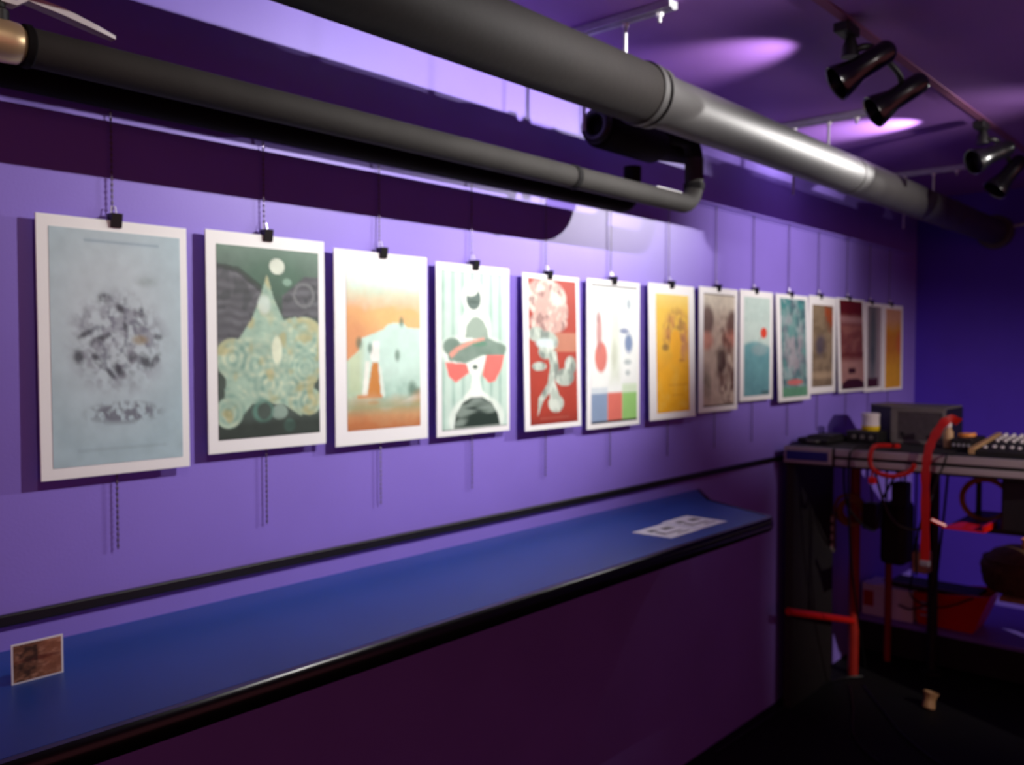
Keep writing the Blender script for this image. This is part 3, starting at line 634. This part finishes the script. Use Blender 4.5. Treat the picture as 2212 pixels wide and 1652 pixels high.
for yy in (-.42, -.56): B(o).lathe((4.312, yy, 1.28), (-1, 0, 0), [(0, .012), (.014, .011), (.016, 0)], 12, True, False).done('knob', 'black', t, True)
t = thing('plastic_tub', 'small pale tub with a yellow band beside the grey case', 'tub', (4.29, -.30, 1.305))
B(t.location).lathe((4.26, -.285, 1.292), (0, 0, 1), [(0, .038), (.005, .041), (.022, .042)], 24, True, True).done('yellow_base', 'yellow', t, True)
B(t.location).lathe((4.26, -.285, 1.3145), (0, 0, 1), [(0, .041), (.04, .04), (.046, .042), (.058, .042), (.06, .038), (.06, 0)], 24, True, False).done('lid', 'tan' if 0 else 'knob', t, True)
t = thing('effects_unit', 'black box under the yellow banded tub', 'box', (4.27, -.27, 1.236))
B(t.location).box((4.17, -.350, 1.237), (4.305, -.20, 1.2915), .006).done('unit_body', 'black', t)
for k in range(3): B(t.location).lathe((4.17, -.24-.04*k, 1.265), (-1, 0, 0), [(0, .01), (.01, .009), (.011, 0)], 12, True, False).done('dial', 'grey', t, True)
t = thing('microphone_case', 'flat dark case lying on the left end of the desk', 'case', (4.1, -.12, 1.236))
B(t.location).box((3.98, -.19, 1.237), (4.28, -.04, 1.262), .008).box((4.03, -.18, 1.262), (4.22, -.07, 1.272), .004).done('case_shell', 'black2', t)
B(t.location).tube([(3.978, -.09, 1.25), (3.962, -.10, 1.25), (3.962, -.14, 1.25), (3.978, -.15, 1.25)], .004, 6).done('handle', 'grey', t, True)
t = thing('bottle', 'tan plastic bottle standing right of the grey case', 'bottle', (4.32, -.665, 1.236))
B(t.location).lathe((4.22, -.645, 1.237), (0, 0, 1), [(0, .018), (.005, .021), (.07, .021), (.085, .012), (.095, .011)], 16).done('bottle_body', 'tan', t, True)
B(t.location).lathe((4.22, -.645, 1.332), (0, 0, 1), [(0, .013), (.02, .013), (.022, 0)], 14, True, False).done('cap', 'knob', t, True)
t = thing('tape_roll', 'small yellowish roll of tape lying on dark gear between bottle and mixer', 'tape', (4.3, -.72, 1.285))
B(t.location).lathe((4.25, -.715, 1.2915), (0, .1, 1), [(0, .022), (0, .036), (.014, .036), (.014, .022), (0, .022)], 24, False, False).done('tape_ring', 'orange', t, True)
t = thing('patch_box', 'low dark patch box with cables between the bottle and the mixer', 'box', (4.25, -.71, 1.236))
B(t.location).box((4.14, -.765, 1.237), (4.36, -.675, 1.290), .006).done('box_body', 'black', t)
for k in range(4): B(t.location).lathe((4.14, -.69-.02*k, 1.262), (-1, 0, 0), [(0, .006), (.008, .006)], 10).done('jack', 'galv', t, True)

# ------------------------------------------------------------------ red things hanging at the desk
def strap(b_, pts, wdt, th_):
    P2 = smoothpath(pts, 6); pr = None; up = Vector((1, 0, 0))
    for i_, p_ in enumerate(P2):
        d = (P2[min(i_+1, len(P2)-1)]-P2[max(i_-1, 0)]).normalized(); s_ = d.cross(up).normalized()
        w_ = wdt*(1+.12*math.sin(i_*1.3))
        r_ = [b_.bm.verts.new(p_-b_.o+s_*a_*w_/2+up*c_*th_/2) for a_, c_ in ((-1, -1), (1, -1), (1, 1), (-1, 1))]
        if pr:
            for k in range(4): b_.bm.faces.new((pr[k], pr[(k+1) % 4], r_[(k+1) % 4], r_[k]))
        else: b_.bm.faces.new(r_[::-1])
        pr = r_
    b_.bm.faces.new(pr); return b_
t = thing('red_strap', 'red strap thrown over the desk gear and hanging straight down in front', 'strap', (3.87, -.65, 1.2))
strap(B(t.location), [(3.97, -.755, 1.375), (3.93, -.735, 1.39), (3.90, -.71, 1.37), (3.885, -.675, 1.30), (3.875, -.66, 1.24), (3.872, -.653, 1.15), (3.872, -.655, 1.0), (3.872, -.657, .78)], .033, .006).done('webbing', 'red', t)
B(t.location).box((3.862, -.676, .765), (3.882, -.638, .79), .003).done('buckle', 'galv', t)
t = thing('power_lead', 'red power lead looping below the desk edge to the left of the strap', 'cord', (3.84, -.5, 1.2))
B(t.location).tube(smoothpath([(4.0, -.50, 1.252), (3.86, -.455, 1.262), (3.835, -.44, 1.235), (3.832, -.440, 1.18), (3.835, -.470, 1.148), (3.845, -.53, 1.138), (3.855, -.59, 1.16), (3.856, -.615, 1.195)], 7), .0105, 10).done('cord_loop', 'red', t, True)
B(t.location).box((3.825, -.462, 1.098), (3.85, -.432, 1.128), .004).tube([(3.838, -.447, 1.128), (3.836, -.445, 1.15)], .005, 8).done('plug', 'redp', t)
t = thing('red_dustpan', 'bright red scoop lying on the shelf under the desk', 'scoop', (3.99, -.78, .92))
b = B(t.location)
b.prism([(3.95, -.70), (3.95, -.86), (4.15, -.86), (4.15, -.74)], .921, .928).box((3.95, -.865, .922), (4.15, -.855, .95)).tube([(3.96, -.71, .93), (3.93, -.66, .955)], .010, 8)
b.done('scoop_pan', 'redp', t)

# red tubular stand under the desk
t = thing('red_stand', 'dull red tubular stand behind the desk, with a foot bar near the wall', 'stand', (4.7, -.14, 0))
o = t.location
B(o).tube([(4.47, -.14, 0), (4.47, -.14, 1.148)], .026, 14).done('post', 'dred', t, True)
B(o).tube([(4.80, -.200, .0), (4.80, -.200, .85)], .018, 14).done('post', 'dred', t, True)
B(o).tube([(4.47, -.14, .80), (4.80, -.200, .80)], .012, 10).done('crossbar', 'dred', t, True)
B(o).tube([(3.76, -.108, .485), (4.46, -.14, .285)], .017, 12).done('foot_bar', 'red', t, True)
t = thing('black_pole', 'straight black pole standing in front of the crate on the floor', 'pole', (4.78, -.43, 0))
B(t.location).tube([(4.78, -.43, 0), (4.78, -.43, 1.2)], .026, 14).done('pole_tube', 'black', t, True)
B(t.location).lathe((4.78, -.43, 0), (0, 0, 1), [(0, .06), (.01, .06), (.02, .026)], 20).done('base_plate', 'black', t, True)
def coil(b_, c, r, tube_r, turns, nrm=(1, 0, 0), jit=.006):
    nrm = Vector(nrm).normalized(); u_ = nrm.orthogonal().normalized(); v_ = nrm.cross(u_); pts_ = []
    for k in range(turns*20+1):
        a_ = 2*PI*k/20; rr = r+jit*math.sin(a_*.37+1)+jit*math.cos(k*.21)
        pts_.append(Vector(c)+u_*rr*math.cos(a_)+v_*rr*math.sin(a_)+nrm*(k/20-turns/2)*tube_r*1.3)
    return b_.tube(pts_, tube_r, 6)
t = thing('cable_coil', 'tan cable coil hung on the red post', 'coil', (4.43, -.14, .9)); coil(B(t.location), (4.412, -.14, .86), .065, .008, 5, jit=.01).done('coiled_cable', 'rope', t, True)
t = thing('cable_coil', 'brown cable coil standing on the shelf under the desk', 'coil', (4.1, -.85, .93)); coil(B(t.location), (4.22, -.80, 1.02), .090, .006, 5, (1, .3, 0), .004).done('coiled_cable', 'rope', t, True)
t = thing('subwoofer', 'black speaker box on the shelf under the desk at the right edge', 'speaker', (4.2, -1.1, .92))
B(t.location).box((4.05, -1.3, .921), (4.45, -.90, 1.14), .008).done('cabinet', 'black', t); B(t.location).lathe((4.05, -1.1, 1.03), (-1, 0, 0), [(0, .1), (.006, .1), (.008, .085), (.0, .02), (.004, 0)], 24, False, False).done('driver', 'black2', t, True)
t = thing('power_strip', 'grey power strip hanging beside the red post', 'power strip', (4.3, -.1, .8))
B(t.location).box((4.30, -.10, .66), (4.33, -.065, .86), .004).tube([(4.315, -.083, .86), (4.32, -.083, 1.148)], .004, 6).done('strip_body', 'grey', t)
for k in range(4): B(t.location).box((4.296, -.094, .68+.045*k), (4.301, -.071, .705+.045*k), .001).done('socket', 'knob', t)
# black gear behind the posts
t = thing('gear_bag', 'black gear bag hanging between the red posts', 'bag', (4.6, -.3, .6))
B(t.location).prism([(4.55, -.23), (4.55, -.36), (4.72, -.36), (4.72, -.23)], .58, .90, .03).done('bag_body', 'black2', t)
B(t.location).tube([(4.6, -.25, .89), (4.6, -.25, 1.148)], .006, 6).tube([(4.6, -.34, .89), (4.6, -.34, 1.148)], .006, 6).done('bag_strap', 'black', t)

# ------------------------------------------------------------------ by the end wall
t = thing('low_platform', 'low black fronted purple platform along the end wall', 'platform', (5.3, -1, 0))
B(t.location).box((4.875, -3.2, .012), (EX-.016, -.003, .175)).done('platform_base', 'black2', t)
B(t.location).box((4.86, -3.2, .175), (EX-.016, -.003, .197), .003).done('platform_top', 'wall', t)
t = thing('cardboard_box', 'white box with red printing standing on the low platform', 'box', (5.0, -.15, .197))
o = t.location
B(o).box((4.91, -.29, .198), (5.12, -.022, .368), .003).done('carton', 'white', t)
B(o).box((4.9085, -.085, .25), (4.911, -.03, .335)).done('red_emblem', 'redprint', t)
B(o).prism([(4.91, -.022), (4.885, -.10), (4.96, -.14), (5.0, -.022)], .370, .376).done('open_flap', 'white', t)
t = thing('red_crate', 'bright red plastic crate on the low platform by the end wall', 'crate', (5.05, -.45, .197))
o = t.location
def taper(b_, x0, x1, y0, y1, z0, z1, s, th_):
    def ring(z, e, i, up=0): return [b_.bm.verts.new(Vector(q_)-b_.o) for q_ in ((x0-e+i, y0-e*5+i, z+up), (x1+e-i, y0-e*5+i, z+up), (x1+e-i, y1+e-i, z), (x0-e+i, y1+e-i, z))]
    R = [ring(z0, 0, 0), ring(z1, s, 0, .045), ring(z1, s, th_, .045), ring(z0+th_, 0, th_)]
    for a_, c_ in zip(R, R[1:]):
        for k in range(4): b_.bm.faces.new((a_[k], a_[(k+1) % 4], c_[(k+1) % 4], c_[k]))
    b_.bm.faces.new(R[0][::-1]); b_.bm.faces.new(R[-1]); return b_
taper(B(o), 4.93, 5.15, -.585, -.312, .199, .366, .017, .008).done('crate_shell', 'redp', t)
for k in range(3): B(o).box((4.908, -.37+.004*k, .25+.035*k), (4.928, -.33, .256+.035*k)).done('moulded_line', 'paper', t)
t = thing('folded_case', 'flat black case lying across the crate and the white box', 'case', (5.0, -.3, .378))
B(t.location).box((4.95, -.60, .378), (5.14, -.15, .398), .006).done('case_shell', 'black2', t)
B(t.location).box((4.944, -.60, .394), (4.952, -.12, .400)).done('pale_edge', 'grey', t)
t = thing('low_bench', 'pale low bench on the platform under the brown basket', 'bench', (5.2, -.9, .197))
B(t.location).box((4.97, -1.4, .385), (5.36, -.695, .41), .004).done('bench_top', 'tan', t)
for x in (5.0, 5.33):
    for yy in (-1.37, -.97): B(t.location).box((x-.015, yy-.015, .197), (x+.015, yy+.015, .385)).done('leg', 'black', t)
t = thing('round_basket', 'brown round basket on the low bench, cut by the right edge of the picture', 'basket', (5.15, -.74, .41))
bs = B(t.location); BC = (5.17, -.76)
prof = [(0, .16)]+[(.02+.02*k, .178+.02*math.sin(k/12*PI)+(.004 if k % 2 else 0)) for k in range(7)]+[(.17, .17), (.205, .14), (.23, .08), (.235, 0)]
bs.lathe((BC[0], BC[1], .411), (0, 0, 1), prof, 36, True, False).done('basket_body', 'brown', t, True)
B(t.location).tube([(BC[0]+.185*math.cos(k*PI/18), BC[1]+.185*math.sin(k*PI/18), .575) for k in range(36)], .006, 8, closed=True).done('rim_band', 'brown', t, True)
t = thing('orange_tub', 'small orange tub sitting on the brown basket', 'tub', (5.12, -.80, .646))
B(t.location).lathe((5.12, -.80, .6465), (0, 0, 1), [(0, .034), (.05, .04), (.052, .036), (.01, .03), (.01, 0)], 20, True, False).done('tub_shell', 'orange', t, True)
t = thing('crumpled_cup', 'small crumpled pale cup on the black floor', 'cup', (4.283, -.562, 0))
B(t.location).lathe((4.283, -.562, .001), (.25, -.1, 1), [(0, .024), (.006, .03), (.045, .024), (.075, .036), (.077, .032), (.015, .02), (.015, 0)], 10, True, False).done('cup_shell', 'tan', t)
# cables on the floor
CB = [([(3.2, -.05, .006), (3.8, -.06, .006), (4.3, -.10, .006), (4.47, -.19, .006)], 'thin grey cable running along the foot of the purple wall'),
      ([(4.3, -.19, .006), (4.05, -.30, .006), (3.7, -.45, .006), (3.45, -.75, .006)], 'thin grey cable curving across the floor towards the viewer'),
      ([(4.35, -.24, .006), (4.1, -.42, .006), (3.85, -.62, .006), (3.55, -1.0, .006)], 'thin grey cable crossing the floor beside the crumpled cup')]
for pts_, lb in CB:
    t = thing('floor_cable', lb, 'cable', pts_[0], 'cables on the black floor')
    B(t.location).tube(smoothpath(pts_, 6), .0045, 6).done('cable_run', 'cable', t, True)
# cables draped from the desk
for k, (pts_, lb) in enumerate([([(4.02, -.72, 1.242), (3.90, -.73, 1.243), (3.895, -.715, 1.19), (3.885, -.69, 1.12), (3.90, -.62, .90), (3.95, -.60, .7)], 'black cable draped over the aluminium strips right of the red strap'),
     ([(4.05, -.36, 1.24), (3.852, -.36, 1.243), (3.845, -.34, 1.15), (3.95, -.32, .7), (4.2, -.3, .15)], 'black cable hanging below the left part of the desk'),
     ([(4.62, -.39, 1.14), (4.74, -.35, .6), (4.86, -.30, .36), (4.85, -.45, .33), (4.88, -.60, .40)], 'black cable sagging in front of the red crate')]):
    t = thing('hanging_cable', lb, 'cable', pts_[0], 'cables hanging from the desk')
    B(t.location).tube(smoothpath(pts_, 6), .005, 6).done('cable_run', 'cable', t, True)

# small clutter hanging under the desk
for k, (x, yy, z0, z1, mm, nm, lb) in enumerate([
    (4.34, -.27, .80, .93, 'black', 'power_adapter', 'black power adapter hanging beside the tan cable coil'),
    (4.30, -.42, .93, 1.05, 'black2', 'stage_box', 'black stage box hung under the desk behind the red power lead'),
    (4.36, -.50, .62, .72, 'tan', 'small_pouch', 'small tan pouch hanging low behind the red strap')]):
    t = thing(nm, lb, nm.split('_')[-1], (x, yy, z0))
    B(t.location).box((x-.04, yy-.035, z0), (x+.04, yy+.035, z1), .008).done('shell', mm, t)
    B(t.location).tube(smoothpath([(x, yy, z1-.002), (x+.01, yy+.01, (z1+1.148)/2), (x, yy, 1.148)], 6), .004, 6).done('cord', 'cable', t, True)
for k, pts_ in enumerate([[(4.1, -.22, 1.146), (4.05, -.26, .95), (4.2, -.33, .82), (4.20, -.37, .98), (4.18, -.46, 1.146)],
                          [(4.2, -.62, 1.146), (4.15, -.60, 1.02), (4.2, -.54, .86), (4.16, -.42, .90), (4.14, -.34, 1.146)],
                          [(4.4, -.60, 1.146), (4.45, -.56, .8), (4.6, -.48, .45), (4.76, -.34, .32), (4.85, -.24, .30)]]):
    t = thing('hanging_cable', ['black cable looping under the left end of the desk', 'black cable looping between the stage box and the strap', 'black cable dropping from the desk towards the white box'][k], 'cable', pts_[0], 'cables hanging from the desk')
    B(t.location).tube(smoothpath(pts_, 6), .006, 6).done('cable_run', 'cable', t, True)
